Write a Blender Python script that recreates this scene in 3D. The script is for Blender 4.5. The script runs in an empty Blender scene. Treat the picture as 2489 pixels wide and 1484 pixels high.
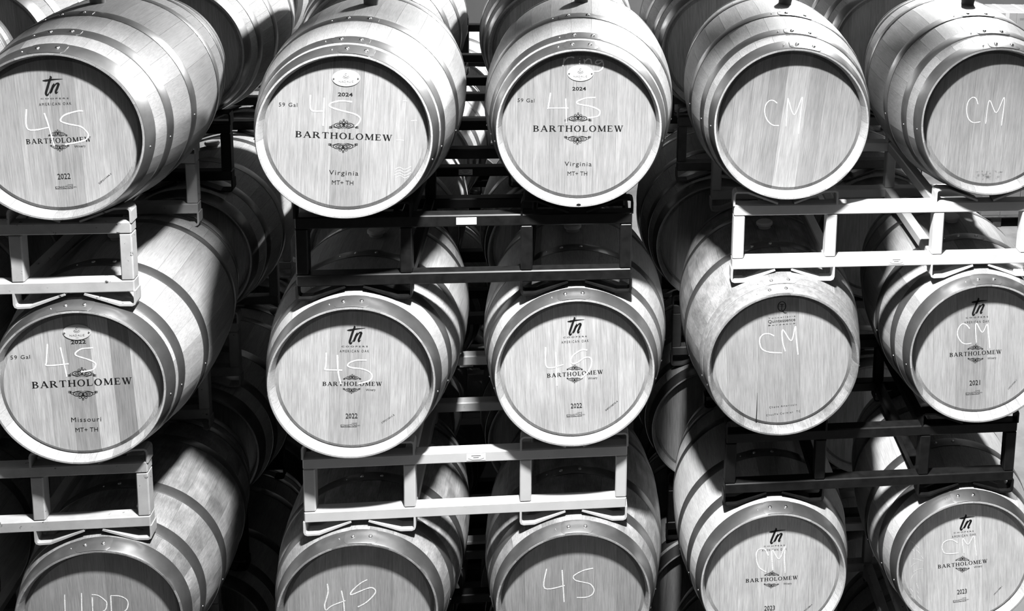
import bpy, bmesh, math, random
from mathutils import Matrix, Vector

# ------------------------------------------------------------------ camera, world, lights, exposure
scene = bpy.context.scene
C = scene.collection
PI = math.pi
cam_d = bpy.data.cameras.new('camera')
cam = bpy.data.objects.new('camera', cam_d); C.objects.link(cam)
cam_d.sensor_fit = 'HORIZONTAL'; cam_d.sensor_width = 36.0
cam_d.lens = 2971.39 / 2489 * 36.0
cam_d.shift_x = (1244.5 - 1807.396) / 2489
cam_d.shift_y = (-70.153 - 742.0) / 2489
cam_d.clip_start = 0.05; cam_d.clip_end = 100
cam.matrix_world = (Matrix.Translation((0.36742, -4.10970, 3.72725)) @ Matrix.Rotation(math.radians(-8.01396), 4, 'Z')
                    @ Matrix.Rotation(math.radians(90 - 10.1268), 4, 'X') @ Matrix.Rotation(math.radians(2.07348), 4, 'Z'))
scene.camera = cam

w = bpy.data.worlds.new('world'); scene.world = w; w.use_nodes = True
w.node_tree.nodes['Background'].inputs[0].default_value = (0.5, 0.5, 0.5, 1)
w.node_tree.nodes['Background'].inputs[1].default_value = 0.03

def lamp(name, loc, power, radius):
    d = bpy.data.lights.new(name, 'POINT'); d.energy = power; d.shadow_soft_size = radius; d.color = (1, 1, 1)
    o = bpy.data.objects.new(name, d); C.objects.link(o); o.location = loc
    return o
lamp('aisle_lamp', (0.45, -1.56, 5.50), 4600, 0.13)          # high-bay lamp over the aisle in front of the stacks
lamp('stack_lamp', (3.30, 5.30, 5.50), 6200, 0.16)           # the next lamp, over the ranks behind

scene.view_settings.view_transform = 'Standard'
scene.view_settings.look = 'None'
scene.view_settings.gamma = 1.0
scene.view_settings.use_curve_mapping = False
scene.view_settings.exposure = 0.0

# ------------------------------------------------------------------ helpers
random.seed(7)
def link(name, mesh, mat=None, parent=None, loc=None, rot=None, color=None):
    o = bpy.data.objects.new(name, mesh); C.objects.link(o)
    if mat is not None and mesh is not None and len(mesh.materials) == 0:
        mesh.materials.append(mat)
    if parent is not None: o.parent = parent
    if loc is not None: o.location = loc
    if rot is not None: o.rotation_euler = rot
    if color is not None: o.color = (color, color, color, 1)
    return o
def mesh(name, v, f, smooth=False, sharp=None):
    m = bpy.data.meshes.new(name); m.from_pydata([tuple(q) for q in v], [], f); m.update()
    if smooth:
        m.polygons.foreach_set('use_smooth', [True] * len(m.polygons))
        if sharp: m.set_sharp_from_angle(angle=math.radians(sharp))
    return m
def tag(o, label, cat, group=None, kind=None):
    o['label'] = label; o['category'] = cat
    if group: o['group'] = group
    if kind: o['kind'] = kind
    return o
def thing(name, label, cat, loc=(0, 0, 0), rotz=0, group=None):
    o = bpy.data.objects.new(name, None); C.objects.link(o); o.empty_display_size = 0.05
    o.location = loc; o.rotation_euler = (0, 0, rotz)
    return tag(o, label, cat, group)
def structure(name, m, mat, loc=(0, 0, 0)):
    o = link(name, m, mat, None, loc); o['kind'] = 'structure'; return o
def box_mesh(name, sx, sy, sz, bev=0.0):
    bm = bmesh.new(); bmesh.ops.create_cube(bm, size=1.0)
    for v in bm.verts: v.co = Vector((v.co.x * sx, v.co.y * sy, v.co.z * sz))
    if bev: bmesh.ops.bevel(bm, geom=list(bm.edges), offset=bev, segments=1, affect='EDGES', profile=0.5)
    m = bpy.data.meshes.new(name); bm.to_mesh(m); bm.free(); return m

# ------------------------------------------------------------------ materials (the photograph is black and white)
def new_mat(name):
    m = bpy.data.materials.new(name); m.use_nodes = True
    return m, m.node_tree, m.node_tree.nodes, m.node_tree.links, m.node_tree.nodes['Principled BSDF']
def wood_mat(name, axis, base=0.3, rough=0.62, grain=0.22, mottle=(0.9, 1.08), mscale=7):
    m, nt, N, L, B = new_mat(name)
    tc = N.new('ShaderNodeTexCoord'); oi = N.new('ShaderNodeObjectInfo')
    mul = N.new('ShaderNodeVectorMath'); mul.operation = 'SCALE'; mul.inputs[0].default_value = (13.7, 9.1, 17.3)
    L.new(oi.outputs['Random'], mul.inputs['Scale'])
    add = N.new('ShaderNodeVectorMath'); add.operation = 'ADD'
    L.new(tc.outputs['Object'], add.inputs[0]); L.new(mul.outputs[0], add.inputs[1])
    def stretch(fine, along):
        mp = N.new('ShaderNodeMapping'); s = [fine] * 3; s[axis] = along
        mp.inputs['Scale'].default_value = s; L.new(add.outputs[0], mp.inputs['Vector']); return mp
    n1 = N.new('ShaderNodeTexNoise'); n1.inputs['Scale'].default_value = 1; n1.inputs['Detail'].default_value = 5; n1.inputs['Roughness'].default_value = 0.65
    L.new(stretch(300, 13).outputs[0], n1.inputs['Vector'])
    n2 = N.new('ShaderNodeTexNoise'); n2.inputs['Scale'].default_value = 1; n2.inputs['Detail'].default_value = 3; n2.inputs['Distortion'].default_value = 0.6
    L.new(stretch(46, 2.2).outputs[0], n2.inputs['Vector'])
    n3 = N.new('ShaderNodeTexNoise'); n3.inputs['Scale'].default_value = mscale; n3.inputs['Detail'].default_value = 5
    L.new(add.outputs[0], n3.inputs['Vector'])
    def rng(src, a, b, lo=0.3, hi=0.7):
        r = N.new('ShaderNodeMapRange'); r.inputs[1].default_value = lo; r.inputs[2].default_value = hi
        r.inputs[3].default_value = a; r.inputs[4].default_value = b; L.new(src, r.inputs[0]); return r.outputs[0]
    def mulm(a, b):
        q = N.new('ShaderNodeMath'); q.operation = 'MULTIPLY'; L.new(a, q.inputs[0])
        if isinstance(b, float): q.inputs[1].default_value = b
        else: L.new(b, q.inputs[1])
        return q.outputs[0]
    a = mulm(rng(n1.outputs['Fac'], 1 - grain * 1.15, 1 + grain * 0.7), rng(n2.outputs['Fac'], 1 - grain * 0.38, 1 + grain * 0.28))
    a = mulm(a, rng(n3.outputs['Fac'], *mottle))
    a = mulm(a, oi.outputs['Color'])
    a = mulm(a, base)
    L.new(a, B.inputs['Base Color']); B.inputs['Roughness'].default_value = rough
    B.inputs['Specular IOR Level'].default_value = 0.3
    bp = N.new('ShaderNodeBump'); bp.inputs['Strength'].default_value = 0.25; bp.inputs['Distance'].default_value = 0.001
    L.new(n1.outputs['Fac'], bp.inputs['Height']); L.new(bp.outputs[0], B.inputs['Normal'])
    return m
def plain(name, v, rough=0.6, metal=0.0, spec=0.5, noise=0.0, scale=20.0, dark=None, thr=0.62, bump=0.0):
    m, nt, N, L, B = new_mat(name)
    B.inputs['Base Color'].default_value = (v, v, v, 1); B.inputs['Roughness'].default_value = rough
    B.inputs['Metallic'].default_value = metal; B.inputs['Specular IOR Level'].default_value = spec
    if noise or dark is not None:
        tc = N.new('ShaderNodeTexCoord'); oi = N.new('ShaderNodeObjectInfo')
        mul = N.new('ShaderNodeVectorMath'); mul.operation = 'SCALE'; mul.inputs[0].default_value = (13.7, 9.1, 17.3)
        L.new(oi.outputs['Random'], mul.inputs['Scale'])
        add = N.new('ShaderNodeVectorMath'); add.operation = 'ADD'
        L.new(tc.outputs['Object'], add.inputs[0]); L.new(mul.outputs[0], add.inputs[1])
        n = N.new('ShaderNodeTexNoise'); n.inputs['Scale'].default_value = scale; n.inputs['Detail'].default_value = 6; n.inputs['Roughness'].default_value = 0.6
        L.new(add.outputs[0], n.inputs['Vector'])
        r = N.new('ShaderNodeMapRange'); r.inputs[1].default_value = 0.3; r.inputs[2].default_value = 0.7
        r.inputs[3].default_value = v * (1 - noise); r.inputs[4].default_value = v * (1 + noise)
        L.new(n.outputs['Fac'], r.inputs[0]); src = r.outputs[0]
        if dark is not None:
            n2 = N.new('ShaderNodeTexNoise'); n2.inputs['Scale'].default_value = 34; n2.inputs['Detail'].default_value = 8; n2.inputs['Roughness'].default_value = 0.7
            L.new(add.outputs[0], n2.inputs['Vector'])
            r2 = N.new('ShaderNodeMapRange'); r2.inputs[1].default_value = thr; r2.inputs[2].default_value = thr + 0.02
            L.new(n2.outputs['Fac'], r2.inputs[0])
            mx = N.new('ShaderNodeMix'); mx.data_type = 'FLOAT'; L.new(r2.outputs[0], mx.inputs[0]); L.new(src, mx.inputs[2]); mx.inputs[3].default_value = dark
            src = mx.outputs[0]
        L.new(src, B.inputs['Base Color'])
        if bump:
            bp = N.new('ShaderNodeBump'); bp.inputs['Strength'].default_value = bump; bp.inputs['Distance'].default_value = 0.002
            L.new(n.outputs['Fac'], bp.inputs['Height']); L.new(bp.outputs[0], B.inputs['Normal'])
    return m
M = {}
M['stave'] = wood_mat('oak_stave', 1, 0.30)
M['head'] = wood_mat('oak_head', 2, 0.32, grain=0.26)
M['oldstave'] = wood_mat('weathered_stave', 1, 0.30, 0.7, 0.3, (0.5, 1.15), 11)
M['hoop'] = plain('galvanised_hoop', 0.25, 0.34, 0.9, 0.5, 0.22, 9)
M['zinc'] = plain('spangled_zinc', 0.2, 0.55, 0.4, 0.5, 0.3, 60)
M['rivet'] = plain('rivet_steel', 0.75, 0.25, 1.0)
M['cream'] = plain('cream_rack_paint', 0.25, 0.5, 0.0, 0.4, 0.14, 14, 0.02, 0.63)
M['white'] = plain('white_rack_paint', 0.38, 0.45, 0.0, 0.4, 0.06, 14, 0.03, 0.69)
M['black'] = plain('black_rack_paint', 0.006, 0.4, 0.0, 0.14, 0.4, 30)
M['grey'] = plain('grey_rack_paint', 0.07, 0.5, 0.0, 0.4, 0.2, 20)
M['ink'] = plain('burnt_ink', 0.007, 0.8, 0.0, 0.1)
M['bung'] = plain('silicone_bung', 0.1, 0.5, 0.0, 0.4)
M['palebung'] = plain('pale_silicone_bung', 0.45, 0.5, 0.0, 0.4)
M['plate'] = plain('white_plate', 0.36, 0.4, 0.0, 0.5)
M['plateink'] = plain('plate_ink', 0.09, 0.6)
M['sticker'] = plain('sticker_paper', 0.6, 0.5)
M['dull_sticker'] = plain('worn_sticker', 0.4, 0.5)
M['concrete'] = plain('concrete', 0.13, 0.75, 0.0, 0.3, 0.35, 3.0, bump=0.3)
M['wall'] = plain('wall_paint', 0.09, 0.8, 0.0, 0.2, 0.1, 2.0)
M['carton'] = plain('carton', 0.15, 0.75, 0.0, 0.2, 0.08, 12)
M['darkwood'] = plain('pallet_board', 0.05, 0.8, 0.0, 0.2, 0.3, 20)
M['tape'] = plain('packing_tape', 0.3, 0.25, 0.0, 0.5)
def chalk_mat():
    m, nt, N, L, B = new_mat('chalk')
    B.inputs['Base Color'].default_value = (0.75, 0.75, 0.75, 1); B.inputs['Roughness'].default_value = 0.95
    tc = N.new('ShaderNodeTexCoord'); n = N.new('ShaderNodeTexNoise'); n.inputs['Scale'].default_value = 600; n.inputs['Detail'].default_value = 2
    L.new(tc.outputs['Object'], n.inputs['Vector'])
    r = N.new('ShaderNodeMapRange'); r.inputs[1].default_value = 0.25; r.inputs[2].default_value = 0.55; L.new(n.outputs['Fac'], r.inputs[0])
    L.new(r.outputs[0], B.inputs['Alpha'])
    return m
M['chalk'] = chalk_mat()
def stain_mat():
    m, nt, N, L, B = new_mat('mould_stain')
    B.inputs['Base Color'].default_value = (0.02, 0.02, 0.02, 1); B.inputs['Roughness'].default_value = 0.9
    tc = N.new('ShaderNodeTexCoord'); n = N.new('ShaderNodeTexNoise'); n.inputs['Scale'].default_value = 60; n.inputs['Detail'].default_value = 8; n.inputs['Roughness'].default_value = 0.7
    L.new(tc.outputs['Object'], n.inputs['Vector'])
    r = N.new('ShaderNodeMapRange'); r.inputs[1].default_value = 0.5; r.inputs[2].default_value = 0.75; r.inputs[4].default_value = 0.8
    L.new(n.outputs['Fac'], r.inputs[0]); L.new(r.outputs[0], B.inputs['Alpha'])
    return m
M['stain'] = stain_mat()

# ------------------------------------------------------------------ barrel pieces; a barrel's axis runs along y, its mouth faces -y
RB, RE, LEN = 0.3536, 0.285, 0.95
HD = 0.036                                   # how deep the head sits behind the stave ends
RI, RH = 0.2790, 0.2680                      # inner radius of the chime, radius of the head
def rad(t):                                  # t = distance from the front end
    u = abs(1 - 2 * t / LEN); return RB - (RB - RE) * u * u
def pol(a, r, t): return (r * math.sin(a), t - LEN / 2, r * math.cos(a))
STAVE_W = [math.radians(q) for q in (10.5, 12.5, 14.5, 16.5)]
def stave_mesh(wd, n=16):
    d = 0.0009; A = [(-wd / 2 + d, -0.006), (-wd / 2 + d, 0), (-wd / 6, 0), (wd / 6, 0), (wd / 2 - d, 0), (wd / 2 - d, -0.006)]
    v, f = [], []
    for i in range(n + 1):
        t = LEN * i / n
        for a, dr in A: v.append(pol(a, rad(t) + dr, t))
    k = len(A)
    for i in range(n):
        for j in range(k - 1): f.append((i * k + j, i * k + j + 1, (i + 1) * k + j + 1, (i + 1) * k + j))
    for t0, sg in ((0, 1), (LEN, -1)):       # end grain, then the bevelled chime wall down to the head
        base = 0 if t0 == 0 else n * k
        b0 = len(v)
        for r, dt in ((RE - 0.002, 0), (RI, 0.0), (RH + 0.001, 0.028), (RH, HD + 0.02)):
            for a, dr in A: v.append(pol(a, r + (0 if dr == 0 else 0.0), t0 + sg * dt))
        rows = [base, b0, b0 + k, b0 + 2 * k, b0 + 3 * k]
        for p, q in zip(rows, rows[1:]):
            for j in range(k - 1):
                e = (p + j, q + j, q + j + 1, p + j + 1)
                f.append(e if t0 == 0 else e[::-1])
    return mesh('stave', v, f, True, 35)
STAVES = {wd: stave_mesh(wd) for wd in STAVE_W}
def hoop_mesh(t0, t1, a0=0, a1=2 * PI, seg=84, lift=0.0, th=0.0022, rnd=False):
    v, f = [], []; closed = abs(a1 - a0 - 2 * PI) < 1e-6
    st = [t0 + (t1 - t0) * q for q in (0, 0.06, 0.5, 0.94, 1)]
    for i in range(seg if closed else seg + 1):
        a = a0 + (a1 - a0) * i / seg
        cut = 0.0
        if rnd:
            e = min(i, seg - i) / seg; cut = (0.5 - math.sqrt(max(0, 0.25 - (0.5 - min(0.5, e * 4)) ** 2))) * (t1 - t0) * 0.4
        for j, t in enumerate(st):
            tt = t + (cut if j < 2 else (-cut if j > 2 else 0))
            v.append(pol(a, rad(tt) + lift + th - (th * 0.35 if j in (0, 4) else 0), tt))
        v.append(pol(a, rad(t1 - cut) - 0.001, t1 - cut)); v.append(pol(a, rad(t0 + cut) - 0.001, t0 + cut))
    k = 7; n = seg
    for i in range(n):
        p, q = i * k, ((i + 1) % seg if closed else i + 1) * k
        for j in range(k): f.append((p + j, q + j, q + (j + 1) % k, p + (j + 1) % k)[::-1])
    if not closed:
        f.append(tuple(range(k))); f.append(tuple((seg * k + j) for j in range(k))[::-1])
    return mesh('hoop', v, f, True, 32)
def dome_mesh(r, hgt, n=10):                 # a domed head lying on top (+z), its foot at z = 0
    v, f = [], []
    for rr, z in ((1.0, -0.2), (1.0, 0.25), (0.8, 0.7), (0.45, 0.95)):
        for i in range(n): v.append((r * rr * math.cos(2 * PI * i / n), r * rr * math.sin(2 * PI * i / n), hgt * z))
    v.append((0, 0, hgt)); 
    for q in range(3):
        for i in range(n): f.append((q * n + i, q * n + (i + 1) % n, (q + 1) * n + (i + 1) % n, (q + 1) * n + i))
    for i in range(n): f.append((3 * n + i, 3 * n + (i + 1) % n, 4 * n))
    return mesh('rivet', v, f, True, 50)
RIVET, NAIL = dome_mesh(0.0075, 0.0045), dome_mesh(0.0032, 0.003, 8)
LAYOUT = {'tn': [(0.001, 0.058), (0.125, 0.168), (0.300, 0.345)],
          'near': [(0.001, 0.056), (0.074, 0.116), (0.255, 0.300)],
          'even': [(0.001, 0.056), (0.110, 0.154), (0.290, 0.335)],
          'twin': [(0.001, 0.048), (0.054, 0.092), (0.295, 0.338)]}
HOOPS, LAPS = {}, {}
for ls in LAYOUT.values():
    for t0, t1 in ls:
        if (t0, t1) in HOOPS: continue
        HOOPS[t0, t1] = hoop_mesh(t0, t1); HOOPS[LEN - t1, LEN - t0] = hoop_mesh(LEN - t1, LEN - t0)
        LAPS[t0, t1] = hoop_mesh(t0, t1, -0.2, 0.2, 14, 0.0018, 0.002, True)
def bung_mesh(tall):
    v, f = [], []; n = 20
    P = [(0.026, -0.02), (0.026, 0.006), (0.029, 0.034), (0.026, 0.04), (0.0, 0.041)] if tall else [(0.024, -0.02), (0.026, 0.008), (0.033, 0.014), (0.034, 0.022), (0.029, 0.027), (0.0, 0.028)]
    for r, z in P[:-1]:
        for i in range(n): v.append((r * math.cos(2 * PI * i / n), r * math.sin(2 * PI * i / n), z))
    v.append((0, 0, P[-1][1])); k = len(P) - 1
    for q in range(k - 1):
        for i in range(n): f.append((q * n + i, q * n + (i + 1) % n, (q + 1) * n + (i + 1) % n, (q + 1) * n + i))
    for i in range(n): f.append(((k - 1) * n + i, (k - 1) * n + (i + 1) % n, k * n))
    return mesh('bung', v, f, True, 40)
BUNG_TALL, BUNG_CAP = bung_mesh(True), bung_mesh(False)
def board_mesh(xa, xb, bev=0.014, n=10):
    """one plank of the head between xa and xb, its rim bevelled back into the groove"""
    ri = RH - bev; g = 0.00022
    xa, xb = (xa + g if xa > -RH else -RH), (xb - g if xb < RH else RH)
    def arc(r, up):
        a, b = max(-r, min(r, xa)), max(-r, min(r, xb)); a0, a1 = math.acos(a / r), math.acos(b / r)
        return [(r * math.cos(a0 + (a1 - a0) * i / n), (1 if up else -1) * r * math.sin(a0 + (a1 - a0) * i / n)) for i in range(n + 1)]
    y0 = HD - LEN / 2; v, f = [], []; N = n + 1
    for r, y in ((ri, y0), (RH, y0 + 0.008)):
        for up in (True, False):
            for x, z in arc(r, up): v.append((x, y, z))
    f.append(tuple(range(0, N))[::-1] + tuple(range(N, 2 * N)))
    for i in range(n):
        f.append((i, i + 1, 2 * N + i + 1, 2 * N + i)); f.append((N + i + 1, N + i, 3 * N + i, 3 * N + i + 1))
    b = len(v)                                # plank thickness at both long sides
    for q in (0, n, N, N + n): v.append((v[q][0], y0 + 0.02, v[q][2]))
    f.append((0, b, b + 2, N)); f.append((n, N + n, b + 3, b + 1))
    return mesh('head_board', v, f)
def disc_mesh(r, y, n=40):
    v = [(r * math.cos(2 * PI * i / n), y, r * math.sin(2 * PI * i / n)) for i in range(n)]
    return mesh('back_head', v, [tuple(range(n))[::-1]])
BACK = disc_mesh(RH + 0.004, LEN / 2 - HD)
INNER = disc_mesh(RH + 0.006, -LEN / 2 + HD + 0.022)

# ------------------------------------------------------------------ flat print: strokes, lettering, ornament (u to the right, v up)
class Ink:
    def __init__(s): s.v, s.f = [], []
    def quad(s, pts):
        b = len(s.v); s.v += pts; s.f.append(tuple(range(b, b + len(pts))))
    def bar(s, x0, y0, x1, y1, w0, w1=None):
        w1 = w0 if w1 is None else w1; dx, dy = x1 - x0, y1 - y0; l = math.hypot(dx, dy) or 1; nx, ny = -dy / l, dx / l
        s.quad([(x0 - nx * w0 / 2, y0 - ny * w0 / 2), (x1 - nx * w1 / 2, y1 - ny * w1 / 2), (x1 + nx * w1 / 2, y1 + ny * w1 / 2), (x0 + nx * w0 / 2, y0 + ny * w0 / 2)])
    def ribbon(s, P, W, closed=False):
        n = len(P); b = len(s.v)
        for i in range(n):
            p, q = (P[(i - 1) % n], P[(i + 1) % n]) if closed else (P[max(0, i - 1)], P[min(n - 1, i + 1)])
            dx, dy = q[0] - p[0], q[1] - p[1]; l = math.hypot(dx, dy) or 1; nx, ny = -dy / l, dx / l
            ww = W[i] if isinstance(W, (list, tuple)) else W
            s.v += [(P[i][0] - nx * ww / 2, P[i][1] - ny * ww / 2), (P[i][0] + nx * ww / 2, P[i][1] + ny * ww / 2)]
        for i in range(n if closed else n - 1):
            j = (i + 1) % n; s.f.append((b + 2 * i, b + 2 * j, b + 2 * j + 1, b + 2 * i + 1))
    def ell(s, cx, cy, rx, ry, tw, th=None, a0=0, a1=2 * PI, n=22):
        th = tw if th is None else th; full = abs(a1 - a0 - 2 * PI) < 1e-6; b = len(s.v); m = n if full else n + 1
        for i in range(m):
            a = a0 + (a1 - a0) * i / n; c, q = math.cos(a), math.sin(a)
            s.v += [(cx + rx * c, cy + ry * q), (cx + (rx - tw) * c, cy + (ry - th) * q)]
        for i in range(n):
            j = (i + 1) % m; s.f.append((b + 2 * i, b + 2 * j, b + 2 * j + 1, b + 2 * i + 1))
def smooth_line(P, k=5):
    if len(P) < 3: return [(P[0][0] + (P[1][0] - P[0][0]) * i / k, P[0][1] + (P[1][1] - P[0][1]) * i / k) for i in range(k + 1)]
    out = []
    for i in range(len(P) - 1):
        a, b, c, d = P[max(0, i - 1)], P[i], P[i + 1], P[min(len(P) - 1, i + 2)]
        for j in range(k):
            t = j / k
            out.append(tuple(0.5 * (2 * b[q] + (c[q] - a[q]) * t + (2 * a[q] - 5 * b[q] + 4 * c[q] - d[q]) * t * t + (3 * b[q] - a[q] - 3 * c[q] + d[q]) * t ** 3) for q in (0, 1)))
    return out + [P[-1]]
def serif_word(word):
    I = Ink(); x = 0.0; T, t, sf = 0.18, 0.075, 0.06
    def foot(cx, y, w): I.bar(cx - w / 2, y, cx + w / 2, y, sf)
    def stem(cx): I.bar(cx, 0, cx, 1, T); foot(cx, sf / 2, 0.32); foot(cx, 1 - sf / 2, 0.32)
    def bowl(cx, y0, y1, w):
        I.bar(cx, y1 - t / 2, cx + w * 0.35, y1 - t / 2, t); I.bar(cx, y0 + t / 2, cx + w * 0.35, y0 + t / 2, t)
        I.ell(cx + w * 0.35, (y0 + y1) / 2, w * 0.65, (y1 - y0) / 2, T, t, -PI / 2, PI / 2, 12)
    for ch in word:
        if ch == 'B': stem(x + .15); bowl(x + .15, .52, 1, .5); bowl(x + .15, 0, .55, .56); wd = .74
        elif ch == 'A':
            I.bar(x + .1, 0, x + .43, 1, t + .015); I.bar(x + .42, 1, x + .78, 0, T); I.bar(x + .2, .33, x + .66, .33, t); foot(x + .1, sf / 2, .25); foot(x + .78, sf / 2, .28); wd = .9
        elif ch == 'R': stem(x + .15); bowl(x + .15, .47, 1, .54); I.bar(x + .4, .5, x + .76, 0, T); foot(x + .8, sf / 2, .16); wd = .88
        elif ch == 'T':
            I.bar(x + .4, 0, x + .4, 1, T); foot(x + .4, sf / 2, .32); I.bar(x + .02, 1 - t / 2, x + .78, 1 - t / 2, t); I.bar(x + .05, 1, x + .03, .74, .05); I.bar(x + .75, 1, x + .77, .74, .05); wd = .8
        elif ch == 'H': stem(x + .15); stem(x + .72); I.bar(x + .15, .52, x + .72, .52, t); wd = .87
        elif ch == 'O': I.ell(x + .44, .5, .44, .53, T, t); wd = .88
        elif ch == 'L': stem(x + .15); I.bar(x + .1, t / 2, x + .62, t / 2, t); I.bar(x + .6, 0, x + .63, .3, .055); wd = .68
        elif ch == 'M':
            I.bar(x + .14, 0, x + .17, 1, t + .02); I.bar(x + .17, 1, x + .52, .06, T); I.bar(x + .52, .06, x + .87, 1, t); I.bar(x + .9, 0, x + .88, 1, T); foot(x + .14, sf / 2, .26); foot(x + .9, sf / 2, .3); foot(x + .12, 1 - sf / 2, .2); foot(x + .93, 1 - sf / 2, .2); wd = 1.05
        elif ch == 'E':
            stem(x + .15); I.bar(x + .1, t / 2, x + .62, t / 2, t); I.bar(x + .1, 1 - t / 2, x + .58, 1 - t / 2, t); I.bar(x + .15, .52, x + .48, .52, t); I.bar(x + .61, 0, x + .64, .27, .055); I.bar(x + .58, 1, x + .6, .75, .055); I.bar(x + .48, .4, x + .48, .64, .05); wd = .68
        elif ch == 'W':
            for q in (0, .42):
                I.bar(x + .13 + q, 1, x + .38 + q, 0, T); I.bar(x + .38 + q, 0, x + .6 + q, 1, t)
            foot(x + .13, 1 - sf / 2, .28); foot(x + .56, 1 - sf / 2, .24); foot(x + 1.02, 1 - sf / 2, .24); wd = 1.12
        x += wd + .17
    return I, x - .17
_fc = {}
def font_word(s, spread=1.0, bold=0.0):
    k = (s, spread, bold)
    if k in _fc: return _fc[k]
    cu = bpy.data.curves.new('t', 'FONT'); cu.body = s; cu.size = 1.0; cu.space_character = spread; cu.resolution_u = 2; cu.offset = bold
    o = bpy.data.objects.new('t', cu); C.objects.link(o)
    bpy.context.view_layer.update()
    me = bpy.data.meshes.new_from_object(o.evaluated_get(bpy.context.evaluated_depsgraph_get()))
    I = Ink(); I.v = [(q.co.x, q.co.y) for q in me.vertices]; I.f = [tuple(p.vertices) for p in me.polygons]
    bpy.data.objects.remove(o); bpy.data.curves.remove(cu); bpy.data.meshes.remove(me)
    xs = [q[0] for q in I.v]; x0, x1 = min(xs), max(xs); H = 0.69
    I.v = [((a - x0) / (x1 - x0), b / H) for a, b in I.v]
    _fc[k] = I; return I
def ornament():
    I = Ink(); w = 0.055
    I.ell(0, .9, .035, .10, .016, .05)
    I.ell(0, .62, .05, .20, .018, .05); I.ell(0, .36, .05, .22, .016, .045)
    for s in (-1, 1):
        I.ell(s * .17, .33, .17, .27, .022, .065); I.ell(s * .17, .33, .09, .13, .022, .06)
        I.ell(s * .07, .40, .085, .24, .016, .045); I.ell(s * .10, .70, .05, .12, .015, .045)
        I.ribbon(smooth_line([(0, .08), (s * .12, .0), (s * .28, .12), (s * .36, .2), (s * .42, .16), (s * .40, .06), (s * .46, .02), (s * .5, .08)]), [.02 + .02 * math.sin(PI * i / 35) for i in range(36)])
        I.ribbon(smooth_line([(s * .3, .42), (s * .38, .36), (s * .43, .22), (s * .5, .2)]), .026)
        I.ell(s * .45, .16, .035, .085, .018, .05)
    return I
ORN = ornament()
def logo():
    I = Ink()
    def br(P, W):
        Q = smooth_line(P); n = len(Q); m = len(W) - 1
        W = [1.25 * q for q in W]
        I.ribbon(Q, [W[min(m - 1, int(i / (n - 1) * m))] + (W[min(m, int(i / (n - 1) * m) + 1)] - W[min(m - 1, int(i / (n - 1) * m))]) * ((i / (n - 1) * m) % 1 if i < n - 1 else 1) for i in range(n)])
    br([(0, .76), (.18, .77), (.5, .82), (1.0, .85)], [.03, .09, .065, .012])
    br([(.37, 1.0), (.42, .93), (.33, .72), (.2, .35), (.13, .12), (.17, .02), (.24, .06), (.3, .2)], [.02, .09, .1, .1, .1, .09, .05, .015])
    br([(.56, .62), (.5, .48), (.38, .2), (.33, .1)], [.03, .1, .1, .03])
    br([(.36, .14), (.5, .4), (.66, .6), (.77, .62), (.78, .54)], [.03, .05, .06, .08, .1])
    br([(.78, .58), (.7, .38), (.62, .2), (.64, .12), (.74, .2)], [.1, .1, .09, .07, .012])
    return I
LOGO = logo()
def convection():
    I = Ink(); W = font_word('CONVECTION'); 
    I.v = [(.02 + a * .76, .1 + b * .5) for a, b in W.v]; I.f = list(W.f)
    for s, x, sc, y, h in (('LONG', .56, .22, .72, .24), ('MT+', .86, .14, .15, .3)):
        W = font_word(s); b = len(I.v); I.v += [(x + p * sc, y + q * h) for p, q in W.v]; I.f += [tuple(b + i for i in f) for f in W.f]
    I.bar(0, .02, .8, .02, .05); I.bar(.81, 0, .81, 1, .02); I.bar(.01, .02, .01, .62, .02)
    return I
CONV = convection()
def qt():
    I = Ink(); I.ell(0, .05, .82, .9, .16, .09); I.bar(-.45, .42, .45, .42, .09); I.bar(0, .42, 0, -.55, .13); I.bar(-.2, -.55, .2, -.55, .07); I.bar(-.8, .1, .8, .1, .03)
    I.ribbon(smooth_line([(-.1, -.8), (.3, -.86), (.6, -1.12), (1.0, -1.1)]), .13); return I
QT = qt()
def emblem():
    I = Ink(); I.ell(0, .38, .2, .3, .05, .07, PI * 1.08, PI * 1.92, 12); I.ell(0, .45, .09, .16, .03, .05, PI * .2, PI * 1.7, 12); I.ell(0, .36, .27, .42, .03, .04, PI * 1.12, PI * 1.88, 14)
    W = font_word('NADALIÉ', 1.1); b = len(I.v); I.v += [(-.52 + p * 1.04, -.52 + q * .24) for p, q in W.v]; I.f += [tuple(b + i for i in f) for f in W.f]
    W = font_word('1902'); b = len(I.v); I.v += [(-.1 + p * .2, -.76 + q * .1) for p, q in W.v]; I.f += [tuple(b + i for i in f) for f in W.f]
    return I
EMB = emblem()
STAMP_LOC = (0, 0, RB)
def stamp(name, I, o, eu, ev, mat, parent, lift=0.0004, loc=None):
    """lay ink on a head: o + u*eu + v*ev in the head's own plane (metres)"""
    y = HD - LEN / 2 - lift
    v = [(o[0] + u * eu[0] + q * ev[0], y, o[1] + u * eu[1] + q * ev[1]) for u, q in I.v]
    m = mesh(name, v, I.f); return link(name, m, mat, parent, STAMP_LOC if loc is None else loc)
def perp(eu, h): 
    l = math.hypot(*eu); return (-eu[1] / l * h, eu[0] / l * h)
sub = lambda a, b: (a[0] - b[0], a[1] - b[1])


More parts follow.
